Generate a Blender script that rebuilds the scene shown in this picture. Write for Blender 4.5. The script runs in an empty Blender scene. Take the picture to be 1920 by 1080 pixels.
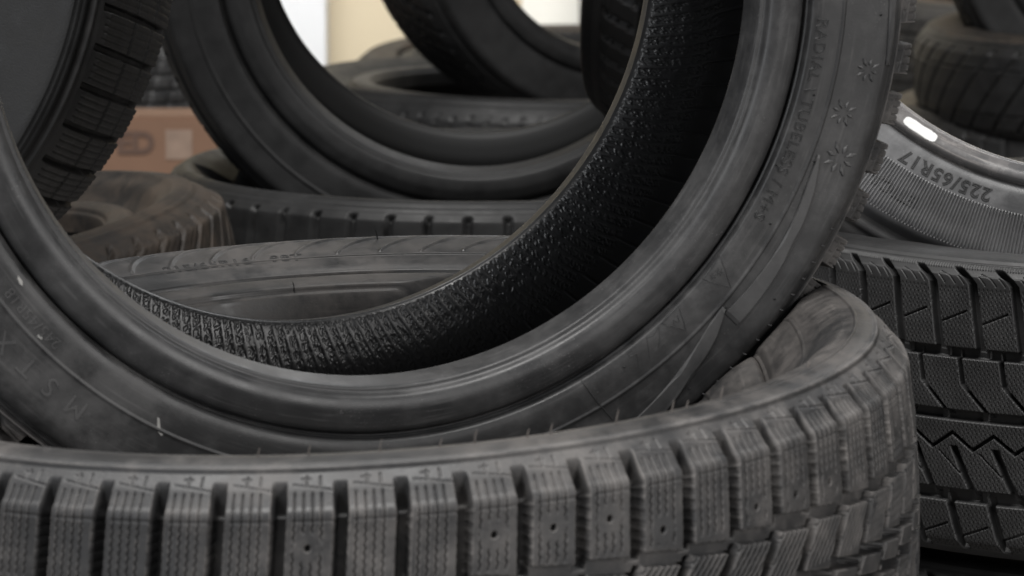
import bpy, math, random
import numpy as np
from mathutils import Matrix, Vector
RAD = math.radians
PI = math.pi
rng = np.random.default_rng(7)
random.seed(7)
SC = bpy.context.scene
COL = SC.collection

# ------------------------------------------------------------------ camera
cam_d = bpy.data.cameras.new('camera')
cam = bpy.data.objects.new('camera', cam_d)
COL.objects.link(cam)
SC.camera = cam
cam.location = (0, 0, 0)
cam.rotation_euler = (RAD(81), 0, 0)
cam_d.sensor_width = 36
cam_d.lens = 36 * 7000 / 1920
cam_d.clip_start = .05
cam_d.clip_end = 100
cam_d.dof.use_dof = True
cam_d.dof.focus_distance = 2.48
cam_d.dof.aperture_fstop = 18

# ------------------------------------------------------------------ light
W = bpy.data.worlds.new('World')
SC.world = W
W.use_nodes = True
W.node_tree.nodes['Background'].inputs[0].default_value = (.75, .85, 1, 1)
W.node_tree.nodes['Background'].inputs[1].default_value = .05
SC.view_settings.view_transform = 'Standard'
SC.view_settings.look = 'None'
SC.view_settings.exposure = .04
SC.view_settings.gamma = 1
SC.view_settings.use_curve_mapping = False


def area(name, loc, target, sx, sy, power, col):
    l = bpy.data.lights.new(name, 'AREA')
    l.shape = 'RECTANGLE'
    l.size, l.size_y = sx, sy
    l.energy = power
    l.color = col
    o = bpy.data.objects.new(name, l)
    COL.objects.link(o)
    o.location = loc
    d = Vector(target) - Vector(loc)
    o.rotation_euler = d.to_track_quat('-Z', 'Y').to_euler()
    return o


area('skylight_lamp', (-.6, 1.6, 3.4), (0, 2.4, -.3), 2.4, 1.6, 290, (1, .985, .965))
area('doorway_lamp_left', (-2.8, -1.8, .9), (.2, 2.4, -.2), 1.6, 2.0, 82, (.95, .97, 1))
area('doorway_lamp_right', (3.6, -1.4, 1.0), (.3, 2.2, -.4), 1.4, 2.2, 125, (1, .98, .965))
area('back_opening_lamp', (1.6, 6.6, 2.7), (.3, 2.6, -.3), 3.2, 1.0, 45, (.97, .98, 1))
wl = area('wall_fill_light', (0, 5.6, 1.9), (0, 7.6, -.25), 3, .6, 25, (1, .97, .9))  # added light without a fixture, only brightens the back wall
wl.data.spread = RAD(75)

# ------------------------------------------------------------------ materials
def M(name):
    m = bpy.data.materials.new(name)
    m.use_nodes = True
    nt = m.node_tree
    b = nt.nodes['Principled BSDF']
    return m, nt, b


class NT:
    def __init__(s, nt): s.nt = nt
    def n(s, t, **kw):
        x = s.nt.nodes.new(t)
        for k, v in kw.items(): setattr(x, k, v)
        return x
    def l(s, a, b): s.nt.links.new(a, b)
    def math(s, op, a, b=None, c=None):
        x = s.n('ShaderNodeMath', operation=op)
        for i, v in enumerate((a, b, c)):
            if v is None: continue
            if isinstance(v, (int, float)): x.inputs[i].default_value = v
            else: s.l(v, x.inputs[i])
        return x.outputs[0]
    def noise(s, vec, scale, detail=4, rough=.6):
        x = s.n('ShaderNodeTexNoise')
        x.inputs['Scale'].default_value = scale
        x.inputs['Detail'].default_value = detail
        x.inputs['Roughness'].default_value = rough
        if vec is not None: s.l(vec, x.inputs['Vector'])
        return x.outputs['Fac']
    def ramp(s, fac, p0, p1):
        x = s.n('ShaderNodeMapRange')
        x.interpolation_type = 'SMOOTHSTEP'
        s.l(fac, x.inputs[0])
        x.inputs[1].default_value = p0
        x.inputs[2].default_value = p1
        return x.outputs[0]
    def mix(s, fac, a, b):
        x = s.n('ShaderNodeMix', data_type='RGBA')
        if isinstance(fac, (int, float)): x.inputs[0].default_value = fac
        else: s.l(fac, x.inputs[0])
        for i, v in ((6, a), (7, b)):
            if isinstance(v, tuple): x.inputs[i].default_value = (*v, 1)
            else: s.l(v, x.inputs[i])
        return x.outputs[2]
    def mapping(s, vec, sc):
        x = s.n('ShaderNodeMapping')
        x.inputs['Scale'].default_value = sc
        s.l(vec, x.inputs[0])
        return x.outputs[0]


def rubber(name, base=.022, dust=(.12, .105, .095), amount=.5, rough=.55, streak=0., speck=0., spec=.5, fine=.25, cover=(.35, .75), wear_glint=0.):
    m, nt, b = M(name)
    N = NT(nt)
    tc = N.n('ShaderNodeTexCoord')
    obj, uv = tc.outputs['Object'], tc.outputs['UV']
    big = N.noise(obj, 7, 5, .65)
    mid = N.noise(obj, 45, 5, .7)
    d = N.ramp(N.math('ADD', N.math('MULTIPLY', big, .6), N.math('MULTIPLY', mid, .4)), cover[0], cover[1])
    d = N.math('MULTIPLY', d, amount)
    base_c = (base, base, base * 1.03)
    if streak > 0:
        st = N.noise(N.mapping(uv, (9, 420, 1)), 1, 4, .6)
        st = N.ramp(st, .48, .72)
        patch = N.ramp(N.noise(N.mapping(uv, (22, 60, 1)), 1, 3), .42, .62)
        d = N.math('ADD', d, N.math('MULTIPLY', N.math('MULTIPLY', st, patch), streak))
    if speck > 0:
        sp = N.ramp(N.noise(obj, 900, 1), .66, .74)
        sm = N.ramp(N.noise(obj, 30, 3), .5, .68)
        d = N.math('ADD', d, N.math('MULTIPLY', N.math('MULTIPLY', sp, sm), speck))
    if wear_glint > 0:  # edge wear whose paler tone doubles as painted highlights on block edges
        pt = N.n('ShaderNodeNewGeometry').outputs['Pointiness']
        pw = N.math('MULTIPLY', N.ramp(pt, .505, .56), N.ramp(N.noise(obj, 60, 3), .35, .65))
        d = N.math('ADD', d, N.math('MULTIPLY', pw, wear_glint))
    d = N.math('MINIMUM', d, 1)
    c = N.mix(d, base_c, dust)
    N.l(c, b.inputs['Base Color'])
    r = N.math('ADD', N.math('MULTIPLY', d, .25), rough)
    r = N.math('ADD', r, N.math('MULTIPLY', N.math('SUBTRACT', mid, .5), .35))
    N.l(r, b.inputs['Roughness'])
    b.inputs['Specular IOR Level'].default_value = spec
    bp = N.n('ShaderNodeBump')
    bp.inputs['Strength'].default_value = fine
    bp.inputs['Distance'].default_value = .0006
    N.l(N.math('ADD', N.noise(obj, 700, 3), N.math('MULTIPLY', mid, 2)), bp.inputs['Height'])
    N.l(bp.outputs[0], b.inputs['Normal'])
    return m


def plain(name, col, rough=.6, noise=0., scale=20):
    m, nt, b = M(name)
    N = NT(nt)
    obj = N.n('ShaderNodeTexCoord').outputs['Object']
    f = N.noise(obj, scale, 4)
    c2 = tuple(max(0, x * (1 - noise)) for x in col)
    N.l(N.mix(f, c2, col), b.inputs['Base Color'])
    b.inputs['Roughness'].default_value = rough
    return m


MAT = {
    'side': rubber('sidewall_rubber', .018, (.14, .136, .134), .36, .46, .22, .5, fine=.10, cover=(.47, .68)),
    'bead': rubber('bead_rubber', .026, (.16, .157, .155), .30, .42, .30, .9, .5, .12, cover=(.42, .70)),
    'tread': rubber('dusty_tread_rubber', .026, (.172, .160, .152), .58, .55, 0, .6, .45, cover=(.44, .68), wear_glint=.5),
    'black_tread': rubber('new_tread_rubber', .015, (.06, .06, .06), .35, .5, 0, .9, .35, fine=.12),
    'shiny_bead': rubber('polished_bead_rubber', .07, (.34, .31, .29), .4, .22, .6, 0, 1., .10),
    'lit_side': rubber('lit_sidewall_rubber', .040, (.14, .14, .145), .5, .36, .1, .5, .9, .1),  # base lightened to stand in for light on the up-facing sidewall
    'stained_side': rubber('stained_sidewall_rubber', .017, (.112, .101, .093), .6, .44, .25, .5, .5, .12, cover=(.44, .68)),
    'grey_side': rubber('dull_sidewall_rubber', .018, (.07, .066, .063), .5, .5, .05, 0, .35),
    'brown': rubber('brown_dusty_rubber', .011, (.075, .054, .038), .75, .6, .15, 0, .4),
    'dark': rubber('dark_rubber', .009, (.04, .04, .04), .35, .5, .1, 0, .28),
    'liner': rubber('inner_liner_rubber', .015, (.03, .03, .03), .3, .40, 0, 0, .6, .05),
    'black_liner': plain('black_liner_rubber', (.010, .010, .010), .6),
    'nub': plain('pale_rubber_hair', (.12, .105, .095), .6),
    'worn_mark': rubber('worn_raised_rubber', .030, (.12, .117, .115), .6, .45, 0, 0, .5, .1),
    'letter': rubber('letter_rubber', .016, (.06, .06, .06), .3, .45, 0, 0, .5),
    'pale_letter': rubber('worn_letter_rubber', .07, (.16, .15, .14), .7, .6, 0, 0, .3),
    'white': plain('white_paint', (.62, .62, .61), .5, .08, 200),
    'scuff': plain('white_scuff', (.42, .41, .39), .7, .5, 300),
}

# ------------------------------------------------------------------ helpers
def tag(o, label=None, cat=None, group=None, kind=None):
    if label: o['label'] = label
    if cat: o['category'] = cat
    if group: o['group'] = group
    if kind: o['kind'] = kind
    return o


def mesh_obj(name, verts, faces, mat, parent=None, uv=None, smooth=True):
    me = bpy.data.meshes.new(name)
    verts = np.asarray(verts, dtype=np.float32)
    faces = np.asarray(faces, dtype=np.int32)
    k = faces.shape[1]
    me.vertices.add(len(verts))
    me.vertices.foreach_set('co', verts.ravel())
    me.loops.add(faces.size)
    me.loops.foreach_set('vertex_index', faces.ravel())
    me.polygons.add(len(faces))
    me.polygons.foreach_set('loop_start', np.arange(0, faces.size, k, dtype=np.int32))
    me.polygons.foreach_set('use_smooth', np.full(len(faces), smooth))
    if uv is not None:
        l = me.uv_layers.new(name='UVMap')
        l.data.foreach_set('uv', np.asarray(uv, dtype=np.float32)[faces.ravel()].ravel())
    me.update()
    me.validate()
    me.materials.append(mat)
    o = bpy.data.objects.new(name, me)
    COL.objects.link(o)
    o.parent = parent
    return o


def box(name, lo, hi, mat, parent=None, bev=0.):
    import bmesh
    bm = bmesh.new()
    bmesh.ops.create_cube(bm, size=1)
    for v in bm.verts:
        v.co = Vector([lo[i] + (v.co[i] + .5) * (hi[i] - lo[i]) for i in range(3)])
    if bev:
        bmesh.ops.bevel(bm, geom=bm.edges[:], offset=bev, segments=2, affect='EDGES')
    me = bpy.data.meshes.new(name)
    bm.to_mesh(me)
    bm.free()
    me.materials.append(mat)
    o = bpy.data.objects.new(name, me)
    COL.objects.link(o)
    o.parent = parent
    return o


def ss(x, a, b):
    t = np.clip((x - a) / (b - a), 0, 1)
    return t * t * (3 - 2 * t)


def band(d, hw, e=.0005):
    """1 inside |d|<hw, soft edge e"""
    return 1 - ss(np.abs(d), hw - e, hw + e)


def catmull(P, n):
    P = np.asarray(P, float)
    Q = np.vstack([2 * P[0] - P[1], P, 2 * P[-1] - P[-2]])
    out = []
    for i in range(len(P) - 1):
        p0, p1, p2, p3 = Q[i:i + 4]
        t = np.linspace(0, 1, 24, endpoint=False)[:, None]
        out.append(.5 * (2 * p1 + (p2 - p0) * t + (2 * p0 - 5 * p1 + 4 * p2 - p3) * t ** 2 + (3 * p1 - p0 - 3 * p2 + p3) * t ** 3))
    out.append(P[-1:])
    C = np.vstack(out)
    s = np.r_[0, np.cumsum(np.linalg.norm(np.diff(C, axis=0), axis=1))]
    q = np.linspace(0, s[-1], n)
    return np.c_[np.interp(q, s, C[:, 0]), np.interp(q, s, C[:, 1])], q


def theta_samples(dense, d_step, coarse):
    """dense=(a0,a1) in degrees with step d_step, the rest with step coarse"""
    if dense is None:
        return np.linspace(0, 2 * PI, int(360 / coarse), endpoint=False)
    a0, a1 = dense
    n1 = int((a1 - a0) / d_step)
    n2 = int((360 - (a1 - a0)) / coarse)
    t = np.r_[np.linspace(a0, a1, n1, endpoint=False), np.linspace(a1, a0 + 360, n2, endpoint=False)]
    return np.radians(t)


def revolve(name, prof, nv, th, mat, parent, hf=None, Rref=.33, oval=None, flip=False, blur=0.):
    P, s = catmull(prof, nv)
    T = np.gradient(P, axis=0)
    T /= np.linalg.norm(T, axis=1)[:, None] + 1e-12
    Nn = np.c_[-T[:, 1], T[:, 0]]     # (r,z) normal
    if blur:
        kk = max(1, int(blur / (s[-1] / nv)))
        w_ = np.hanning(2 * kk + 3)[1:-1]
        w_ /= w_.sum()
        pad = np.vstack([np.repeat(Nn[:1], kk, 0), Nn, np.repeat(Nn[-1:], kk, 0)])
        Nn = np.stack([np.convolve(pad[:, c_], w_, 'valid') for c_ in (0, 1)], -1)
        Nn /= np.linalg.norm(Nn, axis=1)[:, None]
    if not flip: Nn = -Nn
    TH, S = np.meshgrid(th, s, indexing='ij')
    h = hf(TH * Rref, S, s[-1]) if hf is not None else 0.
    r = P[None, :, 0] + Nn[None, :, 0] * h
    z = P[None, :, 1] + Nn[None, :, 1] * h + 0 * TH
    if oval: r = r * (1 + oval[0] * np.cos(2 * (TH - oval[1])))
    V = np.stack([r * np.cos(TH), r * np.sin(TH), z], -1).reshape(-1, 3)
    nt_, nv_ = TH.shape
    i = np.arange(nt_)[:, None]
    j = np.arange(nv_ - 1)[None, :]
    a = i * nv_ + j
    b = ((i + 1) % nt_) * nv_ + j
    F = np.stack([a, b, b + 1, a + 1], -1).reshape(-1, 4)
    if flip: F = F[:, ::-1]
    uv = np.stack([TH * Rref, S], -1).reshape(-1, 2)
    return mesh_obj(name, V, F, mat, parent, uv)


# ------------------------------------------------------------------ tread patterns
def cells(u, L, n, shift):
    """pitch index and local coordinate (m) measured from the block centre"""
    p = L / n
    q = (u + shift) / p
    k = np.floor(q)
    return k, (q - k - .5) * p, p


def hashk(k, n, seed=0):
    kk = np.mod(k, n)
    return np.mod(np.sin(kk * 12.9898 + seed * 78.233) * 43758.5453, 1)


def pat_studded(u, s, tot, L=2 * PI * .33, n=66, depth=.0130, fine=True, sk=(.012, .030), gw=0.):
    v = s / tot * .226
    mirror = v > .113
    v = np.where(mirror, .226 - v, v)
    u = np.where(mirror, -u + .011, u)
    h = np.zeros_like(u)
    # shoulder row
    k, a, p = cells(u, L, n, np.where(v > .035, (v - .035) * .10, 0) )
    wk = (hashk(k, n, 1) - .5) * .003
    inrow = v < .0742
    we = .00022 * np.maximum(0, np.sin(v * 2 * PI / .0052)) * (v > .036)
    step = .070 + .004 * (hashk(k, n, 2) - .5) + .10 * a
    gl = np.where(a > 0, ss(a, p / 2 - .0058 + wk * .3 - we - gw, p / 2 - .0036 + wk * .3 - we - gw), ss(-a, p / 2 - .0028 + we - gw, p / 2 - .0016 + we - gw)) * ss(v, sk[0], sk[1]) ** .7 * inrow
    h1 = -depth * gl
    groove = ss(v, step - .0006, step + .0006) * (v < .080)
    # second row, slanted
    k2, a2, p2 = cells(u, L, n, (v - .075) * .62 + .004)
    step2 = .078 + .10 * a2
    g2 = ss(np.abs(a2), p2 / 2 - .0042, p2 / 2 - .003) * (v > .074)
    end2 = .1025 + .14 * a2
    cg = ss(v, end2 - .0005, end2 + .0005) * (1 - ss(v, end2 + .005, end2 + .006))
    cent = v > end2 + .005
    k3, a3, p3 = cells(u, L, n, (v - .1) * 1.1 + .012)
    g3 = ss(np.abs(a3), p3 / 2 - .003, p3 / 2 - .0018) * cent
    row2 = v > step2
    hg = np.where(row2, -depth * np.maximum(g2 * (~cent), np.maximum(cg, g3)), 0)
    h = np.where(v < step, h1, np.where(row2, hg, -depth * .45 - .5 * depth * gl))
    if fine:
        # sipes
        wob = .00028 * np.sin(v * 2 * PI / .0042) * ss(v, .036, .04)
        sp = np.zeros_like(u)
        for c in (-.0092, -.0046, 0., .0046):
            sp = np.maximum(sp, band(a - c - wob, .00046, .0004))
        stud = hashk(k, n, 3) > .52
        sv = np.where(hashk(k, n, 4) > .5, .060, .050)
        rr = np.hypot(a + .002, v - sv)
        clear = np.where(stud, ss(rr, .0065, .0085), 1)
        sp = sp * ss(v, .019, .021) * (1 - ss(v, .066, .068)) * (v < step) * clear
        h -= .0015 * sp
        h -= .004 * np.where(stud, 1 - ss(rr, .0011, .0019), 0) * (v < step)
        # bar across the edge of the block
        h -= .0004 * band(v - .037, .0006) * (np.abs(a) < .0105)
        # marks over the block
        mk = np.maximum(band(a + .003, .0005, .0003), band(a - .004, .0005, .0003)) * (v > .0085) * (v < .0155)
        mk = np.maximum(mk, band(v - .0165 - .22 * a, .0005, .0003) * (np.abs(a) < .0105))
        mk = np.maximum(mk, band(v - .0105, .0005, .0003) * (a > -.006) * (a < -.001))
        h -= .0008 * mk
        q2 = np.mod(a2 * 1.0 + (v - .09) * .35 + .0003 * np.sin((v) * 2 * PI / .004) , .0042) - .0021
        s2 = band(q2, .00055, .0004) * row2 * (g2 < .05) * (cg < .05) * (np.abs(a2) < .0115) * (v < .099)
        stud2 = hashk(k2, n, 5) > .7
        rr2 = np.hypot(a2, v - .09)
        s2 = s2 * np.where(stud2, ss(rr2, .0045, .006), 1)
        h -= .0020 * s2
        h -= .003 * np.where(stud2, 1 - ss(rr2, .001, .0017), 0) * row2 * (v < .102)
    h += .0016 * band(v - .0035, .0016, .0012)
    return h


def pat_winter(u, s, tot, L=2 * PI * .335, n=66, depth=.008):
    v = s / tot * .226
    p = L / n
    h = np.zeros_like(u)
    groove = np.zeros_like(u)
    # hatch band on the shoulder
    hb = (np.mod(u / .0021, 1) < .5) * ((v > .0065) & (v < .0125))
    h += .0004 * hb
    h -= .0008 * band(v - .0052, .0004, .0003)
    rows = [(.0155, .070), (.077, .113), (.120, .168), (.177, .2135)]
    inr = np.zeros_like(u)
    for r0, r1 in rows: inr = np.maximum(inr, ss(v, r0 - .0005, r0 + .0005) * (1 - ss(v, r1 - .0005, r1 + .0005)))
    circ = ((v > .069) & (v < .178)) * (1 - inr)
    slope = .19
    def lat(off, w, sh):
        q = np.mod(u + off + sh, p) - p / 2
        return 1 - ss(np.abs(q), w - .0005, w + .0005), q
    sh1 = -(v - .0155) * slope + np.where(v < .026, (.026 - v) * .75, 0)
    g1, q1 = lat(0, .0032, sh1)
    sh2 = -np.where(v < .095, (v - .077) * .2, .0036 + (v - .095) * 1.05)
    g2, q2 = lat(.006, .0017, sh2)
    sh3 = -(v - .14) * .42 - (v - .14) ** 2 * 3
    g3, q3 = lat(.008, .0028, sh3)
    g3 = g3 * ss(v, .1375, .139)
    sh4 = -(v - .177) * .30
    g4, q4 = lat(.012, .0032, sh4)
    zz = np.abs(np.mod((u + .010) / p, 1) - .5) * 2   # zig-zag line of the centre row
    zl = .132 + .011 * (zz - .3)
    gz = band(v - zl, .0013, .0005)
    R = [(v < .0725), (v >= .0725) & (v < .1165), (v >= .1165) & (v < .1725), (v >= .1725)]
    g = g1 * R[0] * ss(v, .010, .0155) + g2 * R[1] + np.maximum(g3, gz) * R[2] + g4 * R[3] * (1 - ss(v, .214, .217))
    # slits
    s1 = band((v - .052) + .36 * q1, .0006, .0004) * (np.abs(np.abs(q1) - .0135) < .0085) * (v > .02) * (v < .068)
    x1 = np.mod(u + sh1 + p / 2, p)
    x4 = np.mod(u + .012 + sh4 + p / 2, p)
    s1 = band((v - .048) - .40 * (p * .5 - x1), .0006, .0004) * (x1 < p * .78) * (np.abs(q1) > .0035) * (v > .030) * (v < .066)
    s3 = band(np.mod(u + .008 - (v - .139) * 1.15 + p / 2, p) - p / 2, .0006, .0004) * (v > .142) * (v < .166)
    s4 = band((v - .196) - .36 * (p * .5 - x4), .0006, .0004) * (x4 < p * .8) * (np.abs(q4) > .0035) * (v > .18) * (v < .212)
    gg = np.maximum(g, circ * .9)
    bar = circ * (np.mod(u + .004, p) < .0045)
    h -= depth * gg - bar * depth * .25
    h -= .0022 * np.maximum(np.maximum(s1, s3), s4) * (gg < .1)
    # net of fine zig-zag sipes
    blk = inr * (gg < .02) * (v > .0285)
    wob = .00055 * np.sign(np.sin(v * 2 * PI / .0052))
    sx = np.mod(u - v * .12 + wob, .0033) - .00165
    net = band(sx, .0003, .00025)
    rw = np.floor((u - v * .12) / .0033)
    sy = np.mod(v + .0013 * np.mod(rw, 2), .0026) - .0013
    net = np.maximum(net, .25 * band(sy, .00022, .0002))
    h -= .0008 * net * blk
    # chevrons and ticks at the shoulder
    up = (v > .0165) & (v < .0265)
    t1 = band(x1 - p * .30, .0005, .0003) * (v > .020)
    t2 = band(x1 - p * .78, .0005, .0003) * (v > .020)
    ch = band(x1 - p * .56 + np.where(v < .021, (v - .021) * -.9, 0), .0005, .0003)
    h -= .0010 * np.maximum(np.maximum(t1, t2), ch) * up * (gg < .02)
    return h * ss(v, .001, .003) * (1 - ss(v, .221, .225))


def pat_simple(n=70, depth=.008, slant=.3, gw=.002, sip=3, circ=(.062, .088, .113, .138, .164), cw=.003, vee=False, L=2 * PI * .33):
    def f(u, s, tot):
        v = s / tot * .226
        k, a, p = cells(u, L, n, (np.abs(v - .113) if vee else v) * slant)
        g = ss(np.abs(a), p / 2 - gw - .0005, p / 2 - gw + .0005) * ss(v, .014, .02) * (1 - ss(v, .206, .212))
        for c in circ: g = np.maximum(g, band(v - c, cw, .0006))
        h = -depth * g + .0018 * band(v - .0045, .0016, .0012)
        for q in range(sip):
            c = (q + 1) / (sip + 1) * (p - 2 * gw) - (p / 2 - gw)
            h -= .0012 * band(a - c, .0005, .0004) * (v > .02) * (v < .206) * (g < .05)
        return h
    return f


# ------------------------------------------------------------------ sidewall reliefs
def side_hatched(r0, r1):
    """radial hatching between two radii; s runs from the ridge inwards"""
    def f(u, s, tot):
        t = s / tot
        m = ss(t, r0 - .01, r0 + .01) * (1 - ss(t, r1 - .01, r1 + .01))
        return .0008 * m * np.sin(u * 2 * PI / .0030)
    return f


def worley(x, y, size):
    """distance to the nearest cell edge (approx.), in metres"""
    gx, gy = np.floor(x / size), np.floor(y / size)
    d1 = np.full_like(x, 1e9)
    d2 = np.full_like(x, 1e9)
    for i in (-1, 0, 1):
        for j in (-1, 0, 1):
            cx, cy = gx + i, gy + j
            a = np.mod(np.sin(cx * 127.1 + cy * 311.7) * 43758.5453, 1)
            b = np.mod(np.sin(cx * 269.5 + cy * 183.3) * 28001.831, 1)
            d = np.hypot(x - (cx + a) * size, y - (cy + b) * size)
            d2 = np.where(d < d1, d1, np.minimum(d2, d))
            d1 = np.minimum(d1, d)
    return (d2 - d1) * .5


def liner_relief(u, s, tot):
    t = np.minimum(s, tot - s)
    pat = 1 - ss(t, .046, .062)
    q = np.mod(u + s * .42, .0098) / .0098
    rib = ss(q, .0, .05) * (1 - ss(q, .33, .38))
    e = worley(u + .0006 * np.sin(s * 1900), s * .8 + .0006 * np.sin(u * 1700), .0046)
    cell = 1 - ss(e, .00030, .00075)
    h = pat * (.00065 * rib + (1 - rib) * .00055 * cell) * ss(t, .003, .005)
    cr = np.mod(u + s * .25, .0195)
    h = h + (1 - pat) * .0013 * band(cr - .009, .0008, .0007)
    return h


def side_swoosh(n=62, L=2 * PI * .33):
    def f(u, s, tot):
        p = L / n
        t = s / tot
        h = np.zeros_like(u)
        for j in (0, 1):
            a = np.mod(-u / p, 1) + j
            c = .02 + .50 * np.exp(-1.9 * a) * (a < 1.7) - .0
            h = np.maximum(h, band(t - c, .035, .012) * (a < 1.7))
        a = np.mod(-u / p, 1)
        th = np.mod(u / .3285, 2 * PI)
        h = h * .0011 * ss(th, RAD(30), RAD(45)) * (1 - ss(th, RAD(150), RAD(170)))
        near = 1 - ss(np.minimum(th, 2 * PI - th), RAD(35), RAD(60))
        h += .0005 * near * (np.mod(u / .0105, 1) < .3) * ss(t, .20, .26) * (1 - ss(t, .44, .5)) + .0009 * near * band(t - .14, .012, .008)
        h += .0010 * band(t - .60, .010, .006)
        h += .0016 * band(t - .985, .012, .008)
        return h * ss(t, 0, .02) * (1 - ss(t, .995, 1))
    return f


def side_lines(lines):
    def f(u, s, tot):
        t = s / tot
        h = 0 * u
        for c, hh, w in lines: h += hh * band(t - c, w, w * .6)
        return h * ss(t, 0, .02) * (1 - ss(t, .98, 1))
    return f


# ------------------------------------------------------------------ tyre builder
def remap(s, tot, sc, vc, half=.113, full=.226):
    m = s > tot / 2
    q = np.where(m, tot - s, s)
    v = np.where(q < sc, q / sc * vc, vc + (q - sc) / (tot / 2 - sc) * (half - vc))
    return np.where(m, full - v, v)


class Tyre:
    """local frame: Z = axis towards the near face, X right, Y up (standing) or away (lying)"""
    def __init__(s, label, group, C, axis, rt=.219, R=.330, ridge=(.312, .094), bulge=.106, zb=.100, groove=.036,
                 toe_drop=.016, pat=None, side=None, mats=('side', 'bead', 'tread', 'black_liner'), dense=None, step=.09,
                 coarse=1.0, nvt=280, nvs=60, roll=0., oval=None, vc=.026, side_dense=None, chamfer=0., liner=False, fall=0., side_step=None, cat='tyre', corner=None, name='car_tyre'):
        s.root = bpy.data.objects.new(name, None)
        s.root.empty_display_size = .1
        COL.objects.link(s.root)
        tag(s.root, label, cat, group)
        Z = Vector(axis).normalized()
        X = Vector((0, 0, 1)).cross(Z) if abs(Z.z) < .8 else Vector((0, 1, 0)).cross(Z)
        X.normalize()
        Y = Z.cross(X)
        m = Matrix((X, Y, Z)).transposed().to_4x4()
        s.root.matrix_world = Matrix.Translation(Vector(C)) @ m @ Matrix.Rotation(RAD(roll), 4, 'Z')
        s.R = R
        s.oval = oval
        rr, rz = ridge
        cr = corner or (R - .005, rz - .020)
        rg = rt + groove
        th_t = theta_samples(dense, step, coarse)
        th_s = theta_samples(side_dense or dense, side_step or max(step, .3), coarse)
        prof_t = [(rr, rz), (rr * .45 + cr[0] * .55, rz * .55 + cr[1] * .45), cr, (R - .0015, cr[1] * .6), (R, 0),
                  (R - .0015, -cr[1] * .6), (cr[0], -cr[1]), (rr * .45 + cr[0] * .55, -(rz * .55 + cr[1] * .45)), (rr, -rz)]
        # piecewise for crisp corner
        def resample(pp):
            out = []
            for a, b in zip(pp[:-1], pp[1:]):
                for t in (0, .33, .66): out.append((a[0] + (b[0] - a[0]) * t, a[1] + (b[1] - a[1]) * t))
            out.append(pp[-1])
            return out
        prof_t = resample(prof_t)
        rev = lambda q, nm, nv, th, mt, hf, fl, bl=0.: revolve(nm, q, nv, th, MAT[mt], s.root, hf, R, oval, fl, bl)
        s.tread = rev(prof_t, 'tread', nvt, th_t, mats[2], (lambda u, v, t: pat(u, remap(v, t, math.hypot(rr - cr[0], rz - cr[1]), vc), .226)) if pat else None, True, .014)
        mid = (rr + rg) / 2
        s.side_prof = [(rr, rz), (rr - .005, rz + (bulge - rz) * .75), (rr - .011, bulge), (mid + (rr - mid) * .25, bulge - fall * .15),
                       (mid - .004, bulge - fall * .35), (rg + .010, bulge - fall * .8), (rg + .0035, bulge - .001 - fall), (rg + .0012, bulge - .003 - fall), (rg, zb - .009)]
        s.bead_prof = [(rg, zb - .009), (rg - .0012, zb - .0090), (rg - .0030, zb - .0050), (rg - .006, zb - .0022), (rg - .012, zb - .0006), (rg - .018, zb),
                       (rt + .0085, zb - .002), (rt + .0065, zb - .0055), (rt + .0055, zb - .0068), (rt + .003, zb - .0082), (rt, zb - .0085 - toe_drop)]
        if chamfer:
            s.bead_prof = [(a, b - chamfer * ss((rg - .005 - a) / (rg - rt), 0, 1)) for a, b in s.bead_prof]
        zt = s.bead_prof[-1][1]
        s.liner_prof = [(rt, zt), (rt + .003, zt - .004), (rt + .018, zt - .008), (rt + .036, zt - .007), (mid + .01, bulge - .014), (rr - .012, rz - .008), (R - .022, cr[1] - .018),
                        (R - .018, 0), (R - .022, -cr[1] + .018), (rr - .012, -rz + .008), (mid + .01, -bulge + .014), (rt + .036, -zt + .007),
                        (rt + .018, -zt + .008), (rt + .003, -zt + .004), (rt, -zt)]
        neg = lambda q: [(a, -b) for a, b in q]
        s.side = rev(s.side_prof, 'sidewall', nvs * 3, th_s, mats[0], side, False)
        s.bead = rev(s.bead_prof, 'bead', nvs, th_s, mats[1], None, False)
        rev(neg(s.side_prof), 'sidewall', nvs, th_s, mats[0], None, True)
        rev(neg(s.bead_prof), 'bead', nvs, th_s, mats[1], None, True)
        s.liner = rev(s.liner_prof, 'inner_liner', 620 if liner else nvs * 2, theta_samples((-170, 5), .115, 1) if liner else th_s, mats[3], liner_relief if liner else None, False)
        P1, _ = catmull(s.side_prof, 200)
        P2, _ = catmull(s.bead_prof, 120)
        s.zc = np.vstack([P1, P2[:95]])[::-1]

    def zr(s, r): return np.interp(r, s.zc[:, 0], s.zc[:, 1])

    def wrap(s, name, V2, faces, mat, h=None, hs=0., k=None):
        """V2: array of (theta rad, radius, height)"""
        th, r, hh = V2[:, 0], V2[:, 1], V2[:, 2]
        z = s.zr(r) + hh
        ro = r * (1 + s.oval[0] * np.cos(2 * (th - s.oval[1]))) if s.oval else r
        me = bpy.data.meshes.new(name)
        me.from_pydata(np.c_[ro * np.cos(th), ro * np.sin(th), z].tolist(), [], [list(f) for f in faces])
        me.update()
        me.materials.append(MAT[mat])
        o = bpy.data.objects.new(name, me)
        COL.objects.link(o)
        o.parent = s.root
        return o

    def text(s, txt, th0, rc, size, mat='letter', depth=.0004, outline=True, spacing=1.1, h=.0001, name='lettering', bold=0., width=1.):
        cu = bpy.data.curves.new('t', 'FONT')
        cu.body = txt
        cu.size = size
        cu.space_character = spacing
        cu.offset = bold
        cu.resolution_u = 3
        if outline:
            cu.fill_mode = 'NONE'
            cu.bevel_depth = depth
            cu.bevel_resolution = 1
        else:
            cu.extrude = depth
        ob = bpy.data.objects.new('t', cu)
        COL.objects.link(ob)
        dg = bpy.context.evaluated_depsgraph_get()
        me = ob.evaluated_get(dg).to_mesh()
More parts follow.
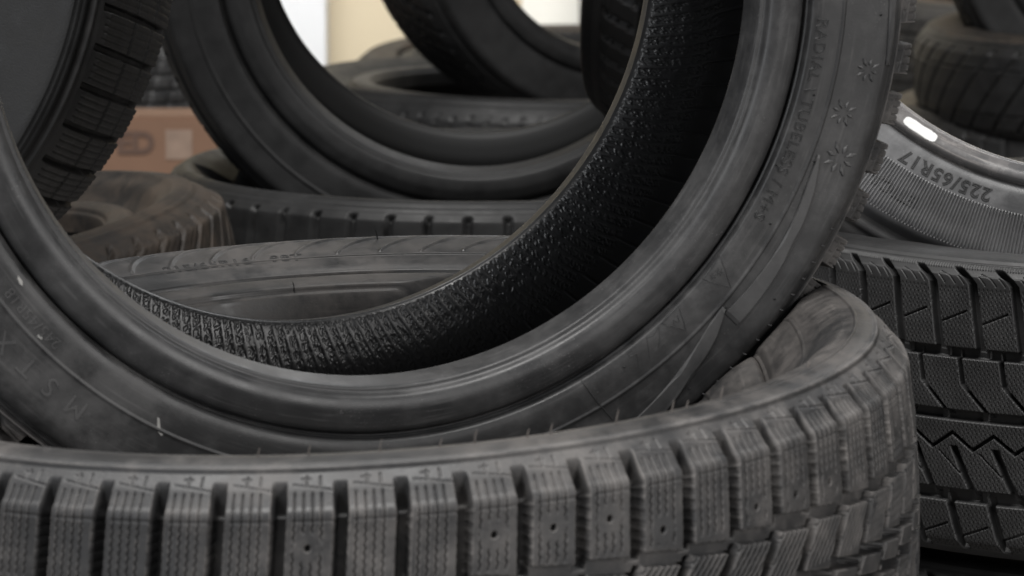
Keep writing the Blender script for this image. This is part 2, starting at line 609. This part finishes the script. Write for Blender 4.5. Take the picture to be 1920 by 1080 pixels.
        import bmesh
        bm = bmesh.new()
        bm.from_mesh(me)
        ob.evaluated_get(dg).to_mesh_clear()
        bpy.data.objects.remove(ob)
        le = [e for e in bm.edges if e.calc_length() > .004]
        if le: bmesh.ops.subdivide_edges(bm, edges=le, cuts=3)
        bm.verts.ensure_lookup_table()
        co = np.array([v.co[:] for v in bm.verts])
        fc = [[v.index for v in f.verts] for f in bm.faces]
        bm.free()
        V = np.c_[RAD(th0) - co[:, 0] * width / rc, rc + co[:, 1], co[:, 2] + h]
        return s.wrap(name, V, fc, mat)

    def plate(s, name, pts, mat, h=.0007, inset=.001):
        """raised plate; pts = list of (theta deg, radius)"""
        P = np.array([(RAD(a), r) for a, r in pts])
        c = P.mean(0)
        n = len(P)
        rings = []
        loc = np.c_[(P[:, 0] - c[0]) * c[1], P[:, 1] - c[1]]
        ln = np.linalg.norm(loc, axis=1)[:, None]
        for k, (ins, hh) in enumerate([(0, -.0008), (0, h * .5), (inset, h)]):
            q = loc * (1 - ins / np.maximum(ln, inset * 1.5))
            rings.append(np.c_[q[:, 0] / c[1] + c[0], q[:, 1] + c[1], np.full(n, hh)])
        V = np.vstack(rings)
        F = []
        for k in range(2):
            for i in range(n):
                j = (i + 1) % n
                F.append([k * n + i, k * n + j, (k + 1) * n + j, (k + 1) * n + i])
        F.append([2 * n + i for i in range(n)])
        return s.wrap(name, V, F, mat)

    def lines(s, name, segs, mat, w=.0005, h=.0004):
        """thin raised lines: segs = list of polylines of (theta deg, radius)"""
        V, F = [], []
        for pl in segs:
            P = np.array([(RAD(a), r) for a, r in pl])
            q = []
            for a, b in zip(P[:-1], P[1:]):
                for t in np.linspace(0, 1, 6, endpoint=False): q.append(a + (b - a) * t)
            q.append(P[-1])
            q = np.array(q)
            rc = q[:, 1].mean()
            xy = np.c_[q[:, 0] * rc, q[:, 1]]
            t = np.gradient(xy, axis=0)
            t /= np.linalg.norm(t, axis=1)[:, None] + 1e-12
            nn = np.c_[-t[:, 1], t[:, 0]]
            b0 = len(V)
            for i in range(len(q)):
                for off, hh in ((-w, -.0005), (-w * .5, h), (w * .5, h), (w, -.0005)):
                    p = xy[i] + nn[i] * off
                    V.append((p[0] / rc, p[1], hh))
            for i in range(len(q) - 1):
                for k in range(3):
                    a = b0 + i * 4 + k
                    F.append([a, a + 4, a + 5, a + 1])
        return s.wrap(name, np.array(V), F, mat)

    def nub(s, th, r, z, d, ln=.006, rad=.0006, mat='nub', name='rubber_hair'):
        """little moulding hair at a local polar position pointing along d=(radial, tangential, axial)"""
        th = RAD(th)
        er = Vector((math.cos(th), math.sin(th), 0))
        et = Vector((-math.sin(th), math.cos(th), 0))
        p0 = er * r + Vector((0, 0, z))
        dd = (er * d[0] + et * d[1] + Vector((0, 0, d[2]))).normalized()
        x = dd.orthogonal().normalized()
        y = dd.cross(x)
        V, F = [], []
        for k, (t, q) in enumerate([(-.1, 1), (.5, .8), (1, .45)]):
            for i in range(6):
                a = i * PI / 3
                V.append(p0 + dd * (ln * t) + x * (math.cos(a) * rad * q) + y * (math.sin(a) * rad * q) + et * (.0008 * t * t))
        for k in range(2):
            for i in range(6):
                j = (i + 1) % 6
                F.append([k * 6 + i, k * 6 + j, k * 6 + 6 + j, k * 6 + 6 + i])
        me = bpy.data.meshes.new(name)
        me.from_pydata([v[:] for v in V], [], F + [[12, 13, 14, 15, 16, 17]])
        me.materials.append(MAT[mat])
        o = bpy.data.objects.new(name, me)
        COL.objects.link(o)
        o.parent = s.root
        return o


def axis_from(az, el):
    """near-face axis of a standing tyre whose far side points to (azimuth, elevation)"""
    az, el = RAD(az), RAD(el)
    return (-math.sin(az) * math.cos(el), -math.cos(az) * math.cos(el), -math.sin(el))


# ------------------------------------------------------------------ setting
FLOOR = -.80
box('floor', (-6, -1, FLOOR - .1), (7, 8.2, FLOOR), plain('concrete_floor', (.22, .21, .20), .8, .4, 3))['kind'] = 'structure'
wm = plain('cream_wall_paint', (.62, .54, .40), .8, .06, 2)
bw = box('back_wall', (-6, 7.6, FLOOR), (7, 7.8, 3.2), wm)
tag(bw, 'cream painted wall far behind the tyres', 'wall')
pl = box('white_pillar', (-.52, 7.45, FLOOR), (-.373, 7.5985, 3.2), plain('white_gloss_paint', (.80, .82, .86), .5, .03))
tag(pl, 'white pillar against the cream wall, seen through a standing tyre', 'pillar')
pale = plain('pale_panel_paint', (.86, .85, .80), .6, .04)
pp = box('wall_panel', (.02, 7.52, -.70), (.135, 7.598, 1.6), pale)
tag(pp, 'pale wall panel at the top, seen through the farthest standing tyre', 'panel')
gp = box('wall_cabinet', (.138, 7.42, FLOOR), (.40, 7.598, 1.6), plain('grey_steel_paint', (.35, .35, .34), .5, .1))
tag(gp, 'grey cabinet standing at the wall beside the pale panel', 'cabinet')
bd = box('dark_bench', (0., 7.12, FLOOR), (.45, 7.417, -.645), MAT['dark'])
tag(bd, 'dark low bench in front of the grey cabinet', 'bench')

# cardboard boxes
card = plain('brown_cardboard', (.27, .155, .10), .8, .25, 9)
card2 = plain('orange_cardboard', (.42, .20, .06), .7, .2, 9)


def carton(label, lo, hi, mt, writing=None):
    e = bpy.data.objects.new('cardboard_box', None)
    COL.objects.link(e)
    e.location = ((lo[0] + hi[0]) / 2, (lo[1] + hi[1]) / 2, lo[2])
    tag(e, label, 'box')
    L = e.location
    a = [lo[i] - L[i] for i in range(3)]
    b = [hi[i] - L[i] for i in range(3)]
    box('box_body', a, b, mt, e, .006)
    return e, a, b


def flat_text(parent, txt, loc, size, mat, bold=.0):
    cu = bpy.data.curves.new('t', 'FONT')
    cu.body = txt
    cu.size = size
    cu.offset = bold
    cu.extrude = .0008
    ob = bpy.data.objects.new('t', cu)
    COL.objects.link(ob)
    dg = bpy.context.evaluated_depsgraph_get()
    me = bpy.data.meshes.new_from_object(ob.evaluated_get(dg))
    bpy.data.objects.remove(ob)
    me.materials.clear()
    me.materials.append(mat)
    o = bpy.data.objects.new('printed_lettering', me)
    COL.objects.link(o)
    o.parent = parent
    o.location = loc
    o.rotation_euler = (RAD(90), 0, 0)
    return o


ink = plain('dark_ink', (.13, .08, .06), .8)
e, a, b = carton('brown cardboard box with dark printed letters, behind the small dusty tyre', (-.90, 5.6, FLOOR), (-.415, 5.72, -.625), card)
flat_text(e, 'FED', (.04, a[1] - .0015, b[2] - .055), .045, ink, .002)
box('printed_patch', (.135, a[1] - .002, b[2] - .065), (.175, a[1] - .0005, b[2] - .02), plain('pale_print', (.42, .30, .23), .8, .5, 40), e)
e, a, b = carton('orange cardboard box with a white label, top right behind the tyres', (.70, 7.3, FLOOR), (1.02, 7.55, -.37), card2)
box('label_sticker', (.045, a[1] - .002, b[2] - .05), (.09, a[1] - .0005, b[2] - .012), MAT['white'], e)

# ------------------------------------------------------------------ tyres
G_LYING = 'tyres lying flat in the pile'
G_STAND = 'tyres standing upright in the pile'

# the big foreground tyre lying flat
nA = (-.0605, .059, .9964)
A = Tyre('large dusty winter tyre lying flat in the foreground, blocky studded tread facing the viewer', None,
         (-.093, 2.124, -.4665), (-.040, -.041, .998), rt=.205, R=.3285, ridge=(.303, .1030), bulge=.1048, zb=.094, groove=.040, fall=.010,
         toe_drop=.017, corner=(.3235, .082), pat=lambda u, s, t: pat_studded(u, s, t), side=side_swoosh(),
         mats=('stained_side', 'stained_side', 'tread', 'black_liner'), side_dense=(-179.5, 180), vc=.034, dense=(-165, 30), step=.075, coarse=.5, nvt=420, nvs=80, side_step=.22, oval=None)
A.text('215/65R16   98T', 118, .262, .012, 'letter', .0003)
for th, ln in ((-96, .005), (-91, .006), (-84, .007), (-78, .005), (-74.5, .008), (-69, .005), (-66.5, .006), (-59, .008), (-52, .007), (-50, .005), (-45, .008), (-28, .004)):
    A.nub(th, .291, .1040, (.1, .1, 1), ln, .0005)
for th in (88, 70, 62):
    A.nub(th, .291, .1035, (.1, .1, 1), .009, .0006, 'letter')
A.nub(101, .2115, .087, (0, 0, 1), .008, .0005, 'letter')

# the hero tyre
B = Tyre('upright tyre leaning in the middle, its sidewall with snowflakes and raised lettering', None,
         (-.1, 2.187, -.161), axis_from(-18, 2.6), rt=.2225, R=.3345, ridge=(.3150, .092), bulge=.104, zb=.103, groove=.032, toe_drop=.016,
         corner=(.3312, .082), pat=lambda u, s, t: pat_studded(u, s, t, depth=.013, sk=(.005, .012), gw=.0022), side=side_lines([(.62, .0006, .012), (.04, .0010, .02), (.10, -.0006, .012), (.965, .001, .015)]),
         mats=('side', 'bead', 'tread', 'liner'), liner=True, vc=.034, dense=(-75, 20), step=.09, coarse=.6, nvt=380, side_step=.2)
B.text('RADIAL \\ TUBELESS / M+S', -4.2, .2595, .0098, 'letter', .00036, spacing=1.12)
B.text('M S T X', -127.5, .2835, .0155, 'worn_mark', .0003, False, 1.3)
B.text('245/45R18', -135, .2655, .0090, 'worn_mark', .0003, False, 1.1)


def snowflake(th, r, size):
    for k in range(8):
        a = k * PI / 4 + .2
        ca, sa = math.cos(a), math.sin(a)
        L1, L2, w = size * .30, size * (.98 if k % 2 else .85), size * .12
        pts = [(L1, 0), ((L1 + L2) / 2, w), (L2, 0), ((L1 + L2) / 2, -w)]
        q = [(th + math.degrees((x * ca - y * sa) / r), r + x * sa + y * ca) for x, y in pts]
        B.plate('snowflake_petal', q, 'worn_mark', .0012, .0007)


for th, r, sz in ((-9.8, .2955, .0080), (-15.2, .2865, .0086), (-20.4, .2935, .0110)): snowflake(th, r, sz)
T1 = [(-38.0, .2560), (-40.2, .2735), (-41.7, .2565), (-38.0, .2560)]
T2 = [(-46.4, .2562), (-47.9, .2705), (-49.6, .2570), (-46.4, .2562)]
sc1 = [[(-39.6 + .5 * math.cos(a), .2615 + .0022 * math.sin(a)), (-39.6 + .5 * math.cos(a + PI), .2615 + .0022 * math.sin(a + PI))] for a in (0, 1.05, 2.1)]
sc1 += [[(-40.6 + .4 * math.cos(a), .2600 + .0018 * math.sin(a)), (-40.6 + .4 * math.cos(a + PI), .2600 + .0018 * math.sin(a + PI))] for a in (.3, 1.35, 2.4)]
B.lines('mountain_mark', [T1] + sc1, 'letter', .0006, .0003)
B.lines('mountain_mark', [T2, [(-47.4, .260), (-47.8, .264), (-48.2, .2605), (-48.5, .2625)]], 'letter', .0006, .0003)
B.lines('handwriting', [[(-50.2, .2575), (-51.3, .2640), (-52.0, .2665)], [(-52.3, .2575), (-52.8, .2610), (-53.6, .2680)],
                        [(-50.3, .2575), (-51.5, .2590), (-52.4, .2575)], [(-54.6, .2580), (-55.6, .2575), (-55.6, .2600), (-54.6, .2610), (-55.4, .2680)]], 'letter', .0004, .0002)
B.lines('moulding_line', [[(-62.6, .2560), (-62.2, .2700), (-61.4, .286)]], 'side', .0006, .0006)
# raised fins
def fin(t0, r0, t1, r1, w0, w1, bow):
    n = 14
    up, dn = [], []
    for i in range(n):
        t = i / (n - 1)
        th = t0 + (t1 - t0) * t
        r = r0 + (r1 - r0) * t + bow * math.sin(PI * t)
        w = (w0 + (w1 - w0) * t) * min(1, math.sqrt(max(t, .02) * 6))
        up.append((th, r + w))
        dn.append((th, r - w))
    B.plate('raised_fin', up + dn[::-1], 'worn_mark', .0016, .0022)
fin(-20.8, .2800, -43, .286, .0022, .0055, .004)
fin(-42.6, .278, -60, .300, .0040, .0055, .0015)
fin(4, .307, -9, .3075, .004, .001, -.001)
for th, r in ((-1.5, .266), (-1, .2765), (-3.5, .299), (-21.8, .279), (-31, .271), (-42.5, .279), (-14, .2655), (-44.5, .2545), (-57, .263), (-24, .258), (-38, .3), (-52, .299), (-9, .3085)):
    B.nub(th, r, float(B.zr(r)), (0, 0, 1), .0018, .0007, 'letter')
for k in range(16):
    B.nub(-28 - k * 2.1, .3075, float(B.zr(.3075)) , (.5, 0, 1), .0025, .0006, 'letter')
# white scuffs
B.plate('scuff_mark', [(-144.9, .2590), (-144.0, .2590), (-143.5, .2605), (-143.9, .2612), (-144.6, .2604)], 'scuff', .0002, .0002)
B.plate('scuff_mark', [(-119.9, .2695), (-119.6, .2695), (-118.6, .2765), (-118.2, .2770), (-118.4, .2780), (-119.1, .2765)], 'scuff', .0002, .0002)
B.plate('scuff_mark', [(-137.9, .271), (-137.2, .271), (-137.0, .2725), (-137.7, .273)], 'scuff', .0002, .0002)

# the black tyre lying flat on the right, and the one beneath it
Fk = dict(rt=.216, R=.335, ridge=(.320, .106), bulge=.108, zb=.098, fall=.006, corner=(.3305, .094), vc=.022)
Ft = Tyre('black new winter tyre lying flat at the right, wide siped tread blocks in rows', 'stack of black tyres at the right', (.50, 2.865, -.497), (0, 0, 1),
          pat=pat_winter, mats=('dark', 'dark', 'black_tread', 'black_liner'), dense=(-150, -55), step=.055, coarse=.6, nvt=430, **Fk)
F2 = Tyre('black tyre lying flat at the bottom right corner, underneath the siped tyre', 'stack of black tyres at the right', (.51, 2.875, -.723), (0, 0, 1),
          pat=pat_winter, mats=('dark', 'dark', 'black_tread', 'black_liner'), dense=(-150, -55), step=.12, coarse=1, nvt=220, **Fk)

# leaning tyre with white paint on its bead
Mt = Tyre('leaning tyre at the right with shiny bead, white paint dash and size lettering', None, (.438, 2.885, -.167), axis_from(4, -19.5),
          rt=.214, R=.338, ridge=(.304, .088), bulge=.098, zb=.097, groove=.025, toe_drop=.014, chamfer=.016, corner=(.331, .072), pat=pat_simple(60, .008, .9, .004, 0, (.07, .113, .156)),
          side=side_hatched(.16, .62), mats=('lit_side', 'shiny_bead', 'grey_side', 'black_liner'), vc=.018, dense=(-140, -60), step=.15, coarse=.8, nvt=160, side_step=.04)

# standing tyre behind, seen through the hero tyre
Et = Tyre('dark tyre standing upright on a lying tyre, seen through the big opening', G_STAND, (-.036, 3.766, -.24), axis_from(.5, 6.2),
          rt=.218, R=.332, ridge=(.315, .09), mats=('dark', 'dark', 'dark', 'black_liner'), pat=pat_simple(), side=side_lines([(.5, .001, .02), (.1, .001, .02)]), coarse=.4, nvt=120, nvs=40)
Gt = Tyre('tyre lying flat with worn brownish rim, carrying the standing dark tyre', G_LYING, (-.03, 3.76, -.572), (0, 0, 1),
          fall=.02, rt=.215, R=.328, ridge=(.310, .1), corner=(.322, .089), mats=('dark', 'dark', 'dark', 'black_liner'), pat=pat_simple(54, .008, .05, .003, 0, (.085, .141)), coarse=.4, nvt=120, nvs=40)
# left
Dt = Tyre('tyre leaning upright at the upper left, finely siped shoulder blocks along its edge', G_STAND, (-.590, 2.903, -.172), axis_from(11.2, -5.4),
          rt=.20, R=.328, ridge=(.311, .094), mats=('dark', 'dark', 'grey_side', 'black_liner'), pat=pat_simple(66, .009, .1, .0026, 4, (.085, .141)),
          side=side_lines([(.06, .0012, .02), (.14, -.0008, .015)]), dense=(-80, 30), step=.15, coarse=1, nvt=200)
Ht = Tyre('brown dusty tyre lying tilted at the left, slanting tread grooves', G_LYING, (-.566, 3.352, -.582), (-.154, -.024, .988),
          rt=.205, R=.325, ridge=(.288, .098), bulge=.1, zb=.082, fall=.025, mats=('brown', 'brown', 'brown', 'black_liner'), pat=pat_simple(60, .008, .9, .003, 2, (.085, .141)), coarse=.3, nvt=140, nvs=40)
# behind the standing dark tyre
It = Tyre('grey tyre lying flat far behind, seen through the standing dark tyre', G_LYING, (.03, 5.0, -.61), (.02, 0, 1),
          rt=.215, R=.33, ridge=(.312, .098), fall=.02, mats=('dark', 'grey_side', 'dark', 'black_liner'), pat=pat_simple(90, .003, .3, .001, 0), coarse=.6, nvt=100, nvs=30)
Jt = Tyre('black tyre standing on the far grey tyre, in front of the cream wall', G_STAND, (.116, 5.02, -.243), axis_from(-26, 3),
          rt=.216, R=.33, ridge=(.312, .092), mats=('dark', 'dark', 'dark', 'black_liner'), pat=pat_simple(), coarse=.6, nvt=100, nvs=30)
Kt = Tyre('brown dusty tyre lying far back at the foot of the cream wall', G_LYING, (.05, 6.6, -.72), (-.03, -.05, 1),
          rt=.215, R=.34, ridge=(.312, .098), mats=('brown', 'dark', 'brown', 'black_liner'), pat=pat_simple(40, .012, .3, .006, 0), coarse=.5, nvt=100, nvs=30)
Lt = Tyre('black tyre standing edge-on behind the hero tyre, its tread in deep shade', G_STAND, (.265, 3.65, -.13), axis_from(-76, 14),
          rt=.216, R=.33, ridge=(.312, .092), mats=('dark', 'dark', 'dark', 'black_liner'), pat=pat_simple(70, .009, .2, .003, 0), coarse=.5, nvt=120, nvs=30)
# right background
Nt_ = Tyre('dark grey tyre lying flat behind the leaning tyre at the right', G_LYING, (.86, 5.35, -.68), (0, 0, 1),
           rt=.215, R=.335, ridge=(.315, .098), mats=('dark', 'dark', 'dark', 'black_liner'), pat=pat_simple(60, .006, .1, .0015, 0, (.07, .113, .156)), coarse=.6, nvt=100, nvs=30)
Ot = Tyre('brown tinged tyre lying tilted at the upper right, blocky tread', G_LYING, (.895, 5.28, -.515), (-.05, -.03, 1),
          bulge=.070, zb=.066, corner=(.318, .050), rt=.205, R=.325, ridge=(.300, .066), mats=('brown', 'dark', 'dark', 'black_liner'), pat=pat_simple(46, .006, .5, .003, 0, (.06, .166), .002), coarse=.4, nvt=100, nvs=30)
Pt = Tyre('black tyre standing at the top right corner', G_STAND, (.925, 5.30, -.287), axis_from(5, 0),
          rt=.216, R=.33, ridge=(.312, .092), mats=('dark', 'dark', 'dark', 'black_liner'), pat=pat_simple(70, .008, .3, .003, 0), coarse=.6, nvt=100, nvs=30)
Qt = Tyre('pale grey tyre lying far back at the upper right, below the orange box', G_LYING, (1.0, 7.1, -.66), (0, -.02, 1),
          rt=.215, R=.34, ridge=(.312, .098), mats=('grey_side', 'grey_side', 'grey_side', 'black_liner'), pat=pat_simple(60, .006, .3, .002, 0), coarse=.8, nvt=80, nvs=30)

Rt_ = Tyre('dark tyre lying flat behind the brown cardboard box', G_LYING, (-.72, 6.4, -.66), (0, 0, 1),
          rt=.215, R=.34, ridge=(.312, .098), mats=('dark', 'dark', 'side', 'black_liner'), pat=pat_simple(60, .006, .3, .002, 0), coarse=.8, nvt=80, nvs=30)

# lettering and paint of the leaning tyre
pm = []
n_ = 40
for i in range(n_):
    a_ = 2 * PI * i / n_
    e_ = abs(math.cos(a_)) ** .35 * (1 if math.cos(a_) > 0 else -1)
    f_ = abs(math.sin(a_)) ** .6 * (1 if math.sin(a_) > 0 else -1)
    pm.append((-123.4 + 3.5 * e_, .2290 + .0042 * f_ * (1 + .07 * math.sin(i * 2.9))))
Mt.plate('paint_mark', pm, 'white', .0006, .0006)
Mt.text('225/65R17', -107.2, .2480, .0142, 'letter', .00055, spacing=1.15)
Mt.text('ETICA', -117.5, .2745, .0125, 'letter', .0006, spacing=1.15)


# ------------------------------------------------------------------ rubber gives way where a standing tyre sinks into a lying one
def dent(lying, standing, hw=.098):
    inv = standing.root.matrix_world.inverted()
    for o in lying.root.children:
        if o.type != 'MESH': continue
        me = o.data
        n = len(me.vertices)
        co = np.empty(n * 3, dtype=np.float32)
        me.vertices.foreach_get('co', co)
        co = co.reshape(-1, 3)
        wm_ = np.array(lying.root.matrix_world)
        wv = co @ wm_[:3, :3].T + wm_[:3, 3]
        iv = np.array(inv)
        q = wv @ iv[:3, :3].T + iv[:3, 3]
        Rt = (standing.R + .001) - .02 * ss(np.abs(q[:, 2]), hw - .022, hw + .004)
        fade = 1 - ss(np.abs(q[:, 2]), hw - .01, hw + .02)
        x2 = np.clip(Rt ** 2 - q[:, 0] ** 2, 0, None)
        need = q[:, 1] + np.sqrt(x2)
        hit = (x2 > 0) & (np.hypot(q[:, 0], q[:, 1]) < Rt) & (q[:, 1] < 0)
        wv[:, 2] -= np.where(hit, need * fade, 0)
        c2 = (wv - wm_[:3, 3]) @ np.linalg.inv(wm_[:3, :3]).T
        if not hit.any(): continue
        me.vertices.foreach_set('co', c2.astype(np.float32).ravel())
        me.update()


def slump(t, th0, half, r1, r0, drop):
    """the upper sidewall sags inwards under the load"""
    for o in t.root.children:
        if o.type != 'MESH' or o.name.startswith('tread'): continue
        n = len(o.data.vertices)
        co = np.empty(n * 3, dtype=np.float32)
        o.data.vertices.foreach_get('co', co)
        co = co.reshape(-1, 3)
        r = np.hypot(co[:, 0], co[:, 1])
        th = np.degrees(np.arctan2(co[:, 1], co[:, 0]))
        w = 1 - ss(np.abs(th - th0), half * .55, half)
        k = np.clip((r1 - r) / (r1 - r0), 0, 1) ** 1.3
        co[:, 2] -= np.where(co[:, 2] > 0, drop * w * k * ss(co[:, 2], 0, .06), 0)
        o.data.vertices.foreach_set('co', co.ravel())
        o.data.update()


slump(A, -68, 100, .286, .21, .068)
slump(Gt, -100, 130, .295, .21, .055)
bpy.context.view_layer.update()
dent(A, B)
dent(Gt, Et)
dent(Ft, Mt, .09)
dent(It, Jt)
dent(Ot, Pt)
dent(Nt_, Pt)
